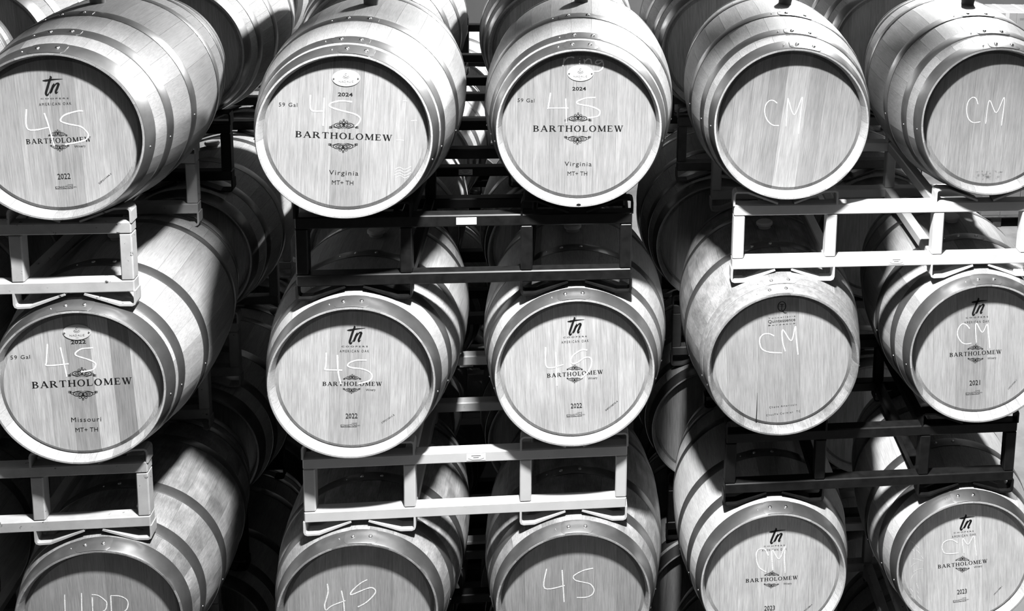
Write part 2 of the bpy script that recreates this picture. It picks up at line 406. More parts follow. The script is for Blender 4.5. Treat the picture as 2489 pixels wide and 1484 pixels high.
DATA = {"11":{"p":[-1.3218,.0049,2.404],"yaw":-.0018,"t":[["LOGO",[-.0344,.1325],[.0278,.1323],[-.0304,.1983]],["COOPERS",[-.0438,.1193],[.0425,.1206],[-.0435,.124]],["AMERICAN OAK",[-.05,.0971],[.05,.101],[-.0494,.1066]],["ORN",[.002,.0047],[.0322,.0045],[.0027,.0167]],["BARTHOLOMEW",[-.0974,-.0336],[.1043,-.0261],[-.0963,-.0165]],["ORNB",[.0051,-.0489],[.0353,-.0492],[.0059,-.0369]],["Winery",[.0512,-.0472],[.0863,-.0448],[.0517,-.0386]],["2022",[-.0075,-.1568],[.0329,-.1551],[-.0064,-.1373]],["CONV",[-.0163,-.1909],[.0504,-.1891],[-.0154,-.1746]],["22P211104-1",[.122,-.1758],[.1621,-.1408],[.1224,-.1682]]],
"c":[[[-.0898,.0861],[-.0894,.0176],[-.0243,.0236]],[[-.0357,.0726],[-.026,.0343],[-.0113,-.0407]],[[.0849,.079],[.068,.0791],[.0288,.067],[.0134,.0511],[.0177,.042],[.0413,.0339],[.0747,.0257],[.093,.0068],[.0961,-.0066],[.0817,-.0227],[.0228,-.0356]]],
"b":[-.1996,-.1139,-.066,-.0108,.0688,.1561,.2097]},
"12":{"p":[-.3829,-.0638,2.4259],"yaw":.0078,"t":[["MED",[.0037,.1948],[.0489,.1947],[.0043,.2232]],["2024",[-.0242,.1334],[.0234,.1318],[-.0239,.1457]],["59 Gal",[-.2134,.0992],[-.1546,.0971],[-.213,.1124]],["ORN",[-.0074,.0373],[.0405,.0369],[-.007,.0539]],["BARTHOLOMEW",[-.1636,-.0075],[.1481,-.024],[-.163,.0138]],["ORNB",[-.0112,-.0474],[.0369,-.0479],[-.0109,-.0306]],["Virginia",[-.0588,-.1397],[.0363,-.1447],[-.0584,-.1235]],["MT+ TH",[-.0505,-.175],[.0193,-.1783],[-.0501,-.1596]]],
"c":[[[-.112,.1382],[-.1108,.0867],[-.0741,.0821]],[[-.0682,.1274],[-.0737,.0312]],[[.021,.1137],[-.0151,.117],[-.044,.1106],[-.0524,.1027],[-.0464,.0951],[-.0158,.0839],[.0251,.0725],[.0435,.0613],[.0462,.0502],[.0389,.0369],[.0284,.0281]]],"s":[[[.1571,-.1238],[.1719,-.1172],[.1886,-.1251],[.2098,-.1145]],[[.157,-.1337],[.1718,-.1276],[.1885,-.1356],[.2076,-.1254]],[[.1547,-.1441],[.1716,-.1376],[.1884,-.146],[.2096,-.1359]],[[.1588,-.1533],[.1736,-.1467],[.1882,-.1551],[.201,-.1494]],[[.1627,-.021],[.1866,-.0221]],[[.1854,.1159],[.1992,.1154]],[[.2117,.0467],[.2306,.0474]]],
"b":[-.2214,-.1563,-.0477,.0513,.1385,.1906]},
"13":{"p":[.3922,.0086,2.4167],"yaw":-.0017,"t":[["MED",[.0006,.1912],[.0458,.1912],[.0002,.2196]],["2024",[-.0269,.1294],[.0207,.1293],[-.027,.1417]],["59 Gal",[-.2141,.0886],[-.1565,.0866],[-.2142,.1017]],["ORN",[-.0056,.0335],[.0414,.0333],[-.0058,.0495]],["BARTHOLOMEW",[-.1602,-.0188],[.1514,-.0208],[-.1603,.0033]],["ORNB",[-.0067,-.0519],[.0405,-.0522],[-.0069,-.0358]],["Virginia",[-.0507,-.1451],[.0435,-.147],[-.0509,-.1289]],["MT+ TH",[-.0401,-.1807],[.029,-.1815],[-.0403,-.1654]]],
"c":[[[-.0553,.2443],[-.0601,.216]],[[-.0585,.2291],[-.047,.2444],[-.0303,.2487],[-.021,.2457]],[[-.0017,.237],[-.0028,.2239]],[[-.0034,.2453],[-.0017,.2436]],[[.0125,.2414],[.0153,.2257]],[[.0139,.2314],[.0243,.2414],[.0348,.2401],[.0392,.2249]],[[.0728,.2372],[.058,.2371],[.0518,.2284],[.0603,.224],[.0728,.2315],[.0749,.2372],[.0793,.2227],[.0753,.2074],[.0628,.1986],[.0459,.1978]],[[-.1011,.1207],[-.1083,.0693],[-.1041,.0662],[-.0389,.066]],[[-.0489,.0999],[-.0459,.0116]],[[.0536,.1041],[.0219,.102],[-.0033,.0932],[-.0108,.0866],[-.0032,.08],[.0392,.071],[.0648,.0598],[.0701,.0487],[.0609,.0354],[.0271,.0303]]],
"b":[-.2293,-.1603,-.1036,-.0488,.0486,.1274,.2151]},
"14":{"p":[1.1601,.1073,2.3973],"yaw":-.0082,"t":[],
"c":[[[-.0518,.0692],[-.064,.0789],[-.0805,.0789],[-.0939,.062],[-.0961,.033],[-.0846,.0039],[-.065,-.0132],[-.0412,-.0157]],[[-.0125,.0885],[-.0139,.0328],[-.015,-.0182]],[[-.0125,.0885],[.0139,.0255],[.0408,.0933],[.0373,.0327],[.0337,-.0463]]],
"b":[-.2141,-.1554,-.0965,-.0351,.0527,.1147,.1745]},
"15":{"p":[1.9361,.123,2.3993],"yaw":-.008,"t":[],
"c":[[[-.0596,.0588],[-.0682,.0802],[-.0828,.0849],[-.0981,.0684],[-.1021,.0375],[-.0936,.0042],[-.0735,-.0126],[-.0451,-.0103]],[[-.0241,-.0175],[-.0165,.073],[.0142,.0253],[.0416,.0849],[.0385,-.025]]],
"b":[-.1566,-.0808,-.0046,.0575,.115]},
"21":{"p":[-1.3119,.0537,1.4715],"yaw":.0039,"t":[["MED",[-.0057,.1932],[.0402,.1917],[-.004,.222]],["2022",[-.028,.1494],[.0209,.1501],[-.0272,.1627]],["59 Gal",[-.225,.0992],[-.1623,.1002],[-.2241,.1134]],["ORN",[.0017,.0444],[.0485,.0426],[.0027,.0623]],["BARTHOLOMEW",[-.1622,-.0113],[.1632,-.0067],[-.1607,.0135]],["ORNB",[.0005,-.0445],[.0489,-.0465],[.0015,-.0265]],["Missouri",[-.0435,-.1433],[.055,-.1443],[-.0425,-.1258]],["MT+ TH",[-.0318,-.1818],[.0425,-.1828],[-.0309,-.1653]]],
"c":[[[-.1036,.1531],[-.1108,.0878],[-.1076,.0725],[-.0392,.0766]],[[-.0625,.1383],[-.0567,.0953],[-.0482,.0282]],[[.0428,.1331],[.0074,.1311],[-.0119,.1199],[-.0157,.1105],[-.0066,.103],[.0259,.0899],[.046,.0772],[.0474,.0652],[.0363,.0512],[-.0016,.0445]]],
"b":[-.2357,-.1742,-.1083,-.04,.039,.1038,.1668,.2216]},
"22":{"p":[-.388,-.0085,1.4999],"yaw":-.0027,"t":[["LOGO",[-.0183,.1339],[.0433,.1319],[-.0169,.201]],["COOPERS",[-.0384,.1222],[.0507,.1194],[-.0383,.1274]],["AMERICAN OAK",[-.0452,.1026],[.0546,.0999],[-.045,.1121]],["ORN",[-.0046,.0088],[.0263,.0077],[-.0044,.0195]],["BARTHOLOMEW",[-.1061,-.0218],[.0965,-.0292],[-.1057,-.0066]],["ORNB",[-.0079,-.0455],[.022,-.0466],[-.0076,-.0347]],["Winery",[.0413,-.0473],[.0743,-.0476],[.0415,-.0387]],["2022",[-.0301,-.1502],[.0106,-.1509],[-.0297,-.131]],["CONV",[-.048,-.1833],[.0194,-.1851],[-.0476,-.1659]],["17P211011-3",[.0959,-.1748],[.1388,-.145],[.0961,-.167]]],
"c":[[[-.0904,.1032],[-.0927,.0584],[-.0965,.0419],[-.089,.0384],[-.0381,.0352]],[[-.053,.0935],[-.0519,.0285],[-.0435,-.0169]],[[.0456,.0703],[.0136,.0714],[-.0121,.0628],[-.0187,.0511],[-.004,.0435],[.03,.0376],[.0554,.0248],[.0637,.0078],[.0527,-.0085],[.0162,-.0177]]],
"b":[-.2084,-.0817,.0247,.1255,.1966]},
"23":{"p":[.388,.0085,1.4994],"yaw":.0004,"t":[["LOGO",[-.0303,.1351],[.0305,.1331],[-.031,.2041]],["COOPERS",[-.0445,.1239],[.0395,.126],[-.0445,.1292]],["AMERICAN OAK",[-.051,.1033],[.0465,.1069],[-.051,.113]],["ORN",[-.0021,.0086],[.0271,.0075],[-.0022,.0189]],["BARTHOLOMEW",[-.1012,-.0279],[.1001,-.0197],[-.1013,-.0122]],["ORNB",[-.0024,-.0424],[.0269,-.0435],[-.0025,-.0313]],["Winery",[.0462,-.0408],[.0801,-.0386],[.0461,-.0319]],["2022",[-.0148,-.1518],[.0259,-.151],[-.015,-.133]],["CONV",[-.0293,-.1864],[.0377,-.1843],[-.0295,-.1686]],["04P210875-4",[.1133,-.1681],[.1565,-.1325],[.1132,-.1601]]],
"c":[[[-.1074,.0916],[-.1015,.0136],[-.0435,.0213]],[[-.0707,.0709],[-.0651,-.0611]],[[.042,.0754],[.0187,.0752],[-.008,.0566],[-.0168,.0374],[-.0122,.0251],[.0058,.0269],[.0325,.0455],[.0527,.0448],[.0589,.025],[.0467,-.0089],[.02,-.0349]]],
"b":[-.2126,-.0745,.0424,.151,.2193]},
"24":{"p":[1.1598,.0589,1.4917],"yaw":-.0143,"t":[["AI",[-.0314,.2587],[-.015,.2598],[-.0318,.2676]],["QT",[-.0108,.2161],[.009,.2156],[-.0118,.2384]],["Tonnellerie",[-.0597,.1678],[.0419,.1755],[-.0599,.1728]],["Quintessence",[-.06,.1509],[.0426,.1585],[-.0605,.1633]],["Bordeaux",[-.0586,.1393],[.0431,.1465],[-.0588,.1443]],["Chene Americain",[-.0415,-.1947],[.0634,-.1858],[-.0418,-.187]],["Chauffe Cormier  TC",[-.0522,-.2267],[.0781,-.2135],[-.0525,-.219]]],
"c":[[[-.0353,.0997],[-.0536,.1087],[-.0748,.1077],[-.0883,.092],[-.0873,.0669],[-.0771,.0466],[-.0507,.0348],[-.0031,.0305]],[[.0099,.0367],[-.0028,.0799],[-.0032,.124],[.0304,.079],[.0436,.1365],[.0485,.0987],[.059,.0218]]],
"b":[-.2091,-.0902,.0658,.1856]},
"25":{"p":[1.9424,.0924,1.4823],"yaw":-.035,"t":[["LOGO",[-.0459,.1402],[.017,.1394],[-.0509,.2121]],["COOPERS",[-.0643,.1278],[.0238,.1318],[-.0647,.1334]],["AMERICAN OAK",[-.0686,.1062],[.0297,.111],[-.0693,.1163]],["ORN",[-.0173,.0097],[.0143,.0093],[-.0181,.0212]],["BARTHOLOMEW",[-.1177,-.0309],[.088,-.0199],[-.1188,-.0141]],["ORNB",[-.0142,-.0479],[.0174,-.0484],[-.015,-.0364]],["Winery",[.0341,-.0436],[.069,-.0406],[.0335,-.0349]],["2021",[-.0303,-.1523],[.012,-.15],[-.0317,-.1317]],["CONV",[-.0421,-.1927],[.0246,-.1884],[-.0434,-.1742]],["12P210765-1",[.1293,-.1723],[.1593,-.1341],[.1287,-.164]]],
"c":[[[-.046,.0862],[-.0626,.1041],[-.0795,.1043],[-.0917,.0843],[-.0919,.059],[-.0771,.0335],[-.0595,.0231],[-.0354,.0253]],[[-.0152,.0275],[-.0229,.1087],[.005,.0703],[.022,.103],[.0308,.0624],[.0399,.0038]]],
"b":[-.1828,-.0933,.0281,.1135]},
"31":{"p":[-1.2973,.0653,.5604],"yaw":.0097,"t":[],
"c":[[[-.1244,.0962],[-.1266,.0079],[-.1179,-.0172],[-.0892,-.0229],[-.0719,.0002]],[[-.0679,.0973],[-.0722,-.0207]],[[-.0327,.0773],[-.0353,-.0516]],[[-.0335,.0889],[-.0106,.0827],[.0115,.0602],[.0152,.046],[.0066,.0222],[-.0291,.0092]],[[.0301,.0797],[.0289,-.0567]],[[.0301,.0797],[.062,.0756],[.0846,.0583],[.0863,.0337],[.0735,.0136],[.0319,.0028]]],
"b":[-.2011,-.1033,.0214,.1531,.2357]},
"32":{"p":[-.3881,.0057,.5851],"yaw":-.0023,"t":[],
"c":[[[-.1117,.106],[-.1094,.076],[-.1162,.0449],[-.1228,.0206],[-.1188,-.0008],[-.0972,.0154],[-.0496,.0335]],[[-.0624,.0748],[-.0558,.0304],[-.0538,-.0192]],[[.0297,.1141],[.0051,.1005],[-.0229,.0741],[-.0308,.057],[-.0171,.0596],[.0198,.0749],[.0444,.0804],[.0579,.069],[.0531,.0516],[.025,.0216],[-.0059,.0042]]],
"b":[-.212,-.1184,-.0607,.0615,.1168,.2094]},
"33":{"p":[.3928,.0012,.5837],"yaw":-.0015,"t":[],
"c":[[[-.102,.1221],[-.1087,.0415],[-.0339,.0484]],[[-.0448,.1137],[-.0361,-.0215]],[[.0701,.114],[.0348,.1072],[.0055,.0924],[-.0033,.0813],[.0057,.0675],[.0324,.0582],[.0592,.0492],[.0727,.0316],[.0744,.0165],[.0657,.002],[.0451,-.006],[.011,-.0052]]],
"b":[-.1818,-.1026,.0303,.0778,.1613,.2332]},
"34":{"p":[1.1642,.0875,.568],"yaw":-.0057,"t":[["LOGO",[-.0209,.1363],[.0425,.1328],[-.0235,.2022]],["COOPERS",[-.04,.1233],[.0428,.1241],[-.0402,.1282]],["AMERICAN OAK",[-.0467,.1043],[.0512,.105],[-.0471,.1134]],["ORN",[-.0033,.0069],[.0261,.0052],[-.0037,.0173]],["BARTHOLOMEW",[-.1057,-.0275],[.1004,-.0247],[-.1063,-.0116]],["ORNB",[-.0041,-.0481],[.0263,-.05],[-.0046,-.0377]],["Winery",[.0443,-.046],[.0774,-.0455],[.044,-.0376]],["2023",[-.0272,-.1554],[.0146,-.1555],[-.028,-.1351]],["CONV",[-.0355,-.186],[.0292,-.1859],[-.0362,-.1683]],["19P221084-4",[.1318,-.173],[.1649,-.1417],[.1315,-.1654]]],
"c":[[[-.0204,.0846],[-.0319,.1101],[-.0472,.1171],[-.0621,.1117],[-.0688,.0915],[-.0638,.0581],[-.0515,.0325],[-.0263,.0144]],[[-.0001,.0212],[-.0074,.1087],[.0225,.0677],[.0429,.1225],[.0429,.0769],[.0497,.0059]]],
"b":[-.2082,-.1369,-.0616,.0521,.1475,.2242]},
"35":{"p":[1.9482,.1035,.568],"yaw":-.0436,"t":[["LOGO",[-.0369,.1412],[.0251,.1395],[-.0416,.2094]],["COOPERS",[-.0554,.1274],[.0255,.1337],[-.0557,.1323]],["AMERICAN OAK",[-.0615,.1074],[.0362,.1164],[-.0621,.1173]],["ORN",[-.0118,.0158],[.0172,.0149],[-.0126,.0271]],["BARTHOLOMEW",[-.1096,-.0269],[.0915,-.0067],[-.1106,-.0106]],["ORNB",[-.009,-.0371],[.0201,-.038],[-.0098,-.0258]],["Winery",[.0383,-.03],[.072,-.0242],[.0376,-.0209]],["2023",[-.0229,-.1457],[.0169,-.1415],[-.0242,-.1251]],["CONV",[-.037,-.1826],[.0276,-.1756],[-.0383,-.1643]],["19P221088-1",[.1315,-.1543],[.1614,-.116],[.131,-.1466]]],
"c":[[[-.0373,.0853],[-.0567,.0984],[-.0814,.0977],[-.0977,.0825],[-.0975,.0601],[-.0817,.0394],[-.0301,.0402]],[[-.0072,.0382],[-.0179,.1049],[.0067,.0773],[.0268,.1149],[.0362,.0698],[.0448,.0245]]],"s":[[[-.2295,.0995],[-.2122,.0857],[-.1947,.0673]],[[-.2207,.0635],[-.2103,.0534]],[[-.2024,.0585],[-.187,.0424]],[[-.1845,.0356],[-.1732,.0196]],[[-.2144,.0208],[-.1935,.0157],[-.1725,.0083]],[[-.2205,-.015],[-.2108,-.004],[-.1988,.0001]],[[-.2152,-.067],[-.2099,-.0536],[-.2,-.0472]],[[-.2088,-.0379],[-.1908,-.028],[-.1704,-.0255]],[[-.1932,-.0903],[-.1856,-.1132]],[[-.2166,-.1122],[-.2053,-.1284]],[[-.1912,-.1221],[-.1821,-.136]],[[-.1878,-.1449],[-.1675,-.1706]],[[-.2126,-.1441],[-.2014,-.1581]]],
"b":[-.1572,-.0537,.0711,.1338]}}
# ------------------------------------------------------------------ the room
FLOOR = -0.918
def plane(name, pts): return mesh(name, pts, [(0, 1, 2, 3)])
structure('floor', plane('floor', [(-12, -8, FLOOR), (12, -8, FLOOR), (12, 11, FLOOR), (-12, 11, FLOOR)]), M['concrete'])
structure('wall_back', plane('wall_back', [(-12, 11, FLOOR), (12, 11, FLOOR), (12, 11, 6.6), (-12, 11, 6.6)]), M['wall'])
structure('ceiling', plane('ceiling', [(-12, -8, 5.6), (-12, 11, 6.6), (12, 11, 6.6), (12, -8, 5.6)]), M['darkwood'])
structure('light_blocker_1', box_mesh('blocker_bar', 24, 0.18, 2.2, 0.01), M['darkwood'], (0, -0.90, 5.61))      # added unseen bar, shades the second-rank heads from the aisle lamp

# ------------------------------------------------------------------ barrels
def stave_angles(rng):
    k = [1] * 28
    for i in rng.sample(range(1, 28), 5): k[i] += 1
    for _ in range(14):
        i, j = rng.randrange(1, 28), rng.randrange(1, 28)
        if k[i] < 3 and k[j] > 0 and i != j: k[i] += 1; k[j] -= 1
    out, a = [], -STAVE_W[k[0]] / 2
    for q in k: out.append((a + STAVE_W[q] / 2, STAVE_W[q])); a += STAVE_W[q]
    return out
OLDSTAVES = {k: m.copy() for k, m in STAVES.items()}
def joined_body():
    rng = random.Random(3); v, f = [], []
    for a, wd in stave_angles(rng):
        m = STAVES[wd]; b = len(v); c, s = math.cos(a), math.sin(a)
        v += [(q.co.x * c + q.co.z * s, q.co.y, -q.co.x * s + q.co.z * c) for q in m.vertices]
        f += [tuple(b + i for i in p.vertices) for p in m.polygons]
    return mesh('body', v, f, True, 35)
BODY = joined_body()
GEN_EDGES = [(-.2, -.118, -.03, .055, .14, .205), (-.19, -.1, -.02, .08, .16), (-.215, -.14, -.06, .03, .10, .185)]
GEN_BOARDS = [[board_mesh(a, b) for a, b in zip((-RH,) + e, e + (RH,))] for e in GEN_EDGES]
def barrel(label, P, yaw=0.0, roll=0.0, layout='tn', tone=1.0, vary=0.1, boards=None, btones=None, detail=2, bung='tall', seed=0, group=None, hoopmat=None, htone=1.0, hd=HD, wood='stave'):
    rng = random.Random(seed)
    n = (-math.sin(yaw), math.cos(yaw))
    root = thing('wine_barrel', label, 'barrel', (P[0] + n[0] * LEN / 2, P[1] + n[1] * LEN / 2, P[2] - RB), yaw, group)
    ax = (0, 0, RB); hx = (0, hd - HD, RB); hm = M[hoopmat or 'hoop']
    if detail:
        for a, wd in stave_angles(rng):
            link('stave', (STAVES if wood == 'stave' else OLDSTAVES)[wd], M[wood], root, ax, (0, a + roll, 0), tone * (1 + max(-2, min(2, rng.gauss(0, 1))) * vary))
    else:
        link('body', BODY, M['stave'], root, ax, (0, rng.uniform(0, 6), 0), tone)
    if boards is None: bm = GEN_BOARDS[seed % 3]
    else: bm = [board_mesh(a, b) for a, b in zip([-RH] + boards, boards + [RH])]
    for i, q in enumerate(bm):
        tb = 1 + 1.35 * (btones[i % len(btones)] - 1) if btones else 1 + rng.gauss(0, 1) * 0.09
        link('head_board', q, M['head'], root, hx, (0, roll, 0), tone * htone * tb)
    link('back_head', BACK, M['head'], root, ax, None, tone); link('inner_head', INNER, M['ink'], root, hx)
    for i, (t0, t1) in enumerate(LAYOUT[layout]):
        hr = roll + rng.gauss(0, 0.03)
        h = link('hoop', HOOPS[t0, t1], hm if i < (2 if hoopmat else 3) else M['hoop'], root, ax, (0, hr, 0))
        link('hoop', HOOPS[LEN - t1, LEN - t0], M['hoop'], root, ax, (0, rng.uniform(0, 6), 0))
        if detail < 2: continue
        link('hoop_lap', LAPS[t0, t1], hm if hoopmat and i < 2 else M['hoop'], h)
        tm = (t0 + t1) / 2; slope = math.atan2(rad(t1) - rad(t0), t1 - t0)
        for a, mm, up in ((-0.105, RIVET, 0.0036), (0.105, RIVET, 0.0036), (-0.27, NAIL, 0.0018), (1.75, NAIL, 0.0018), (-1.75, NAIL, 0.0018)):
            o = link('rivet' if mm is RIVET else 'nail', mm, M['rivet'], h)
            o.matrix_local = Matrix.Rotation(a, 4, 'Y') @ Matrix.Translation((0, tm - LEN / 2, rad(tm) + up)) @ Matrix.Rotation(slope, 4, 'X')
    if bung:
        o = link('bung', BUNG_TALL if bung == 'tall' else BUNG_CAP, M['bung'] if bung == 'tall' else M['palebung'], root)
        o.matrix_local = Matrix.Translation(ax) @ Matrix.Rotation(roll, 4, 'Y') @ Matrix.Translation((0, 0, RB - 0.001))
    return root
def prints(root, d, bold_chalk=0.0062, seed=0, hd=HD):
    rng = random.Random(seed)
    global STAMP_LOC
    STAMP_LOC = (0, hd - HD, RB)
    for e in d['t']:
        k, a, b, c = e; eu = sub(b, a); ev = sub(c, a); h = ev[0] * -eu[1] + ev[1] * eu[0]; h = abs(h) / math.hypot(*eu)
        if k == 'LOGO': stamp('script_logo', LOGO, a, (math.hypot(*eu), 0), (0, math.hypot(*ev)), M['ink'], root)
        elif k in ('ORN', 'ORNB'):
            ev2 = perp(eu, h * 2 * (1 if k == 'ORN' else -1)); o2 = (a[0] - ev2[0] / 2, a[1] - ev2[1] / 2)
            stamp('scroll_ornament', ORN, o2, (eu[0] * 2, eu[1] * 2), ev2, M['ink'], root)
        elif k == 'BARTHOLOMEW':
            I, wd = serif_word(k); J = Ink(); J.f = I.f; J.v = [(u / wd, q) for u, q in I.v]
            stamp('winery_lettering', J, a, eu, perp(eu, h), M['ink'], root)
        elif k == 'CONV': stamp('toast_stamp', CONV, a, eu, perp(eu, h), M['ink'], root)
        elif k == 'QT': stamp('round_logo', QT, a, eu, perp(eu, h), M['ink'], root)
        elif k == 'MED':
            n = 40; rx, rz = math.hypot(*eu), math.hypot(*ev); v, f = [], []; y0 = HD - LEN / 2
            for q, dy in ((1.0, 0.0), (1.0, -0.0016), (0.97, -0.002)):
                for i in range(n): v.append((a[0] + rx * q * math.cos(2 * PI * i / n), y0 + dy, a[1] + rz * q * math.sin(2 * PI * i / n)))
            for r in (0, 1):
                for i in range(n): f.append((r * n + i, r * n + (i + 1) % n, (r + 1) * n + (i + 1) % n, (r + 1) * n + i))
            f.append(tuple(2 * n + i for i in range(n)))
            pl = link('medallion', mesh('medallion', v, f), M['plate'], root, STAMP_LOC); pl['label'] = 'white oval maker plaque'
            stamp('plaque_print', EMB, a, (rx, 0), (0, rz), M['plateink'], pl, 0.0024, loc=(0, 0, 0))
            for s in (-1, 1):
                o = link('plaque_screw', NAIL, M['ink'], pl); o.matrix_local = Matrix.Translation((a[0] + s * rx * .86, y0 - 0.0018, a[1])) @ Matrix.Rotation(PI / 2, 4, 'X')
        else:
            bold = 0.02 if k in ('2024',) or (k == '2022' and len(d['t']) == 8) else (0.008 if k[0] == '2' else 0.0)
            sp = 1.5 if k in ('COOPERS', 'AMERICAN OAK', 'Tonnellerie', 'Bordeaux', 'Chene Americain', 'Chauffe Cormier  TC') else (1.18 if k in ('Virginia', 'Missouri', '59 Gal') else 1.0)
            stamp('stencil_lettering', font_word(k, sp, bold), a, eu, perp(eu, h), M['ink'], root)
    for nm, ls in ((('chalk_word', d['c'][:7]), ('chalk_marking', d['c'][7:])) if len(d['c']) > 7 else (('chalk_marking', d['c']),)):
        I = Ink()
        for l in ls:
            Q = smooth_line([tuple(q) for q in l], 6)
            I.ribbon(Q, [bold_chalk * rng.uniform(0.6, 0.9) for _ in Q])
        o = stamp(nm, I, (0, 0), (1, 0), (0, 1), M['chalk'], root, 0.0008); o['label'] = 'white chalk handwriting'

    if 's' in d:
        I = Ink()
        for l in d['s']: Q = smooth_line([tuple(q) for q in l], 4); I.ribbon(Q, [0.0016 * rng.uniform(0.6, 1.3) for _ in Q])
        stamp('scuff_marks', I, (0, 0), (1, 0), (0, 1), M['chalk'], root, 0.0006)['kind'] = 'stuff'

COLS = {0: 'far left', 1: 'leftmost', 2: 'second', 3: 'middle', 4: 'fourth', 5: 'rightmost'}
CFG = {  # layout, tone, vary, head tone, board tones, chalk width; top-row tones darkened, lower heads lightened to offset lamp falloff
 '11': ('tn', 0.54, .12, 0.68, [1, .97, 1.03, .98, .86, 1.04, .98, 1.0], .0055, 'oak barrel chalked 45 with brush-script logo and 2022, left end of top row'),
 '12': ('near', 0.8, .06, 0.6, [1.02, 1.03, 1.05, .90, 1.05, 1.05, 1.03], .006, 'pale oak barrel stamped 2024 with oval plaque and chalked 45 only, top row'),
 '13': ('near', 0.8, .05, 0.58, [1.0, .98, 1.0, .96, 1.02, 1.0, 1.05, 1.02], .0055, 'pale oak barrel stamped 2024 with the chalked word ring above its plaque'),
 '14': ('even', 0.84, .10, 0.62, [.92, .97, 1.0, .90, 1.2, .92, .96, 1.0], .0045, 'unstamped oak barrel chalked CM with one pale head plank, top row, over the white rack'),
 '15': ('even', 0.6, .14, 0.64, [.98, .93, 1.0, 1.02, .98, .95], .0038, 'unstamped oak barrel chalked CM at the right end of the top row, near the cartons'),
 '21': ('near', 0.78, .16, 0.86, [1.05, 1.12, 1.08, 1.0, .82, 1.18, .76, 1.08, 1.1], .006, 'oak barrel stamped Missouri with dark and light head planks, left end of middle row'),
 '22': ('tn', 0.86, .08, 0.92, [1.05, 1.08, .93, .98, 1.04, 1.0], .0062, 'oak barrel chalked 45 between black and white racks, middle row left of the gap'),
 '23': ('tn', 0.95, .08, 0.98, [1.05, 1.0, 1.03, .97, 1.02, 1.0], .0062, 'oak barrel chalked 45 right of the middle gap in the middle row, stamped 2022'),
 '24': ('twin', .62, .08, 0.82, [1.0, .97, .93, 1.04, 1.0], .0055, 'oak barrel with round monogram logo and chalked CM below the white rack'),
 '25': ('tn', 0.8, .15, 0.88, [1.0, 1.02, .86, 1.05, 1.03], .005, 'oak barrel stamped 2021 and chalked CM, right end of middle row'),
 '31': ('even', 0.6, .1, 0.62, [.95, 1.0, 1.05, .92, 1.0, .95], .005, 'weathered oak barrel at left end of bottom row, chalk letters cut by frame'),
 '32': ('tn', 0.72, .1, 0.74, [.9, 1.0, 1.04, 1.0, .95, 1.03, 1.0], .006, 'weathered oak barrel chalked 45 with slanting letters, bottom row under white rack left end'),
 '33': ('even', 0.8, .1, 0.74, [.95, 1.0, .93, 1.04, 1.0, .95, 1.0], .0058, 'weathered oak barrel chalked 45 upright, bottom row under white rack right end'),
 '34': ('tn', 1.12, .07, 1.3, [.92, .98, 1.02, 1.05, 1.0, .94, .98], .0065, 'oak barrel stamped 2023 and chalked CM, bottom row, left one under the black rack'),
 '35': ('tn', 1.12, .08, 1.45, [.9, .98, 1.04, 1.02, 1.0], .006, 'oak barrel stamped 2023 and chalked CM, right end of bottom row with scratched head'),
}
ROLL = {'11': -2.1, '12': 3.0, '13': .4, '14': 5.5, '15': 2.5, '21': -2.5, '22': 2.1, '23': -2.3, '24': -3.5, '25': -3.1, '31': -1.5, '32': 1, '33': -1, '34': -.8, '35': -5.0}
HDS = {'12': .028, '13': .0324, '14': .0428, '15': .0418, '11': .0369, '22': .033, '23': .0307, '33': .0346, '34': .0334, '21': .0326, '25': .0416, '32': .036, '31': .036, '24': .038, '35': .030}
ZROW = {}
for st, cols in (('A', '1'), ('B', '23'), ('C', '45')):
    for r in '1234':
        ZROW[st, r] = {'A': 2.404, 'B': 2.421, 'C': 2.400}[st] - .918 * (int(r) - 1)
for key, d in DATA.items():
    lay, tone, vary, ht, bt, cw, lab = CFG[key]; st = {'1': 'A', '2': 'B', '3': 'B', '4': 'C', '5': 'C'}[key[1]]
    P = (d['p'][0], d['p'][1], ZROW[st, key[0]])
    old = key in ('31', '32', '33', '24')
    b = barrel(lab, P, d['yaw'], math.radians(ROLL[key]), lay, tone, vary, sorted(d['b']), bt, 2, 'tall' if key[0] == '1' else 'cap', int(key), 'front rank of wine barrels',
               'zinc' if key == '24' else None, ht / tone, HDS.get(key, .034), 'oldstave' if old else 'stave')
    prints(b, d, cw, int(key), HDS.get(key, .034))
    if key == '24':                                   # the split in the head
        I = Ink(); I.ribbon([(d['b'][1], -.255), (d['b'][1] + .001, -.2), (d['b'][1], -.13)], [.004, .003, .0008]); stamp('head_crack', I, (0, 0), (1, 0), (0, 1), M['ink'], b)
    if key == '15':
        I = Ink(); I.quad([(.07 * math.cos(a) * (1 + .2 * math.sin(3 * a)), -.222 + .02 * math.sin(a)) for a in [2 * PI * q / 24 for q in range(24)]]); stamp('mould_stain', I, (0, 0), (1, 0), (0, 1), M['stain'], b)
    if key == '13':
        v = [(.008 * math.cos(i), -LEN / 2 - .0004, -.277 + .005 * math.sin(i)) for i in [2 * PI * q / 12 for q in range(12)]]
        link('peg_hole', mesh('peg_hole', v, [tuple(range(12))]), M['ink'], b, (0, 0, RB))
for r in '123':
    barrel({'1': 'oak barrel cut off by the frame at the far left of the top row', '2': 'oak barrel outside the left edge in the middle row', '3': 'oak barrel outside the left edge in the bottom row'}[r],
           (-2.098, 0.0, ZROW['A', r]), 0, 0, 'tn', .9, .1, None, None, 2, 'tall' if r == '1' else 'cap', 60 + int(r), 'front rank of wine barrels')

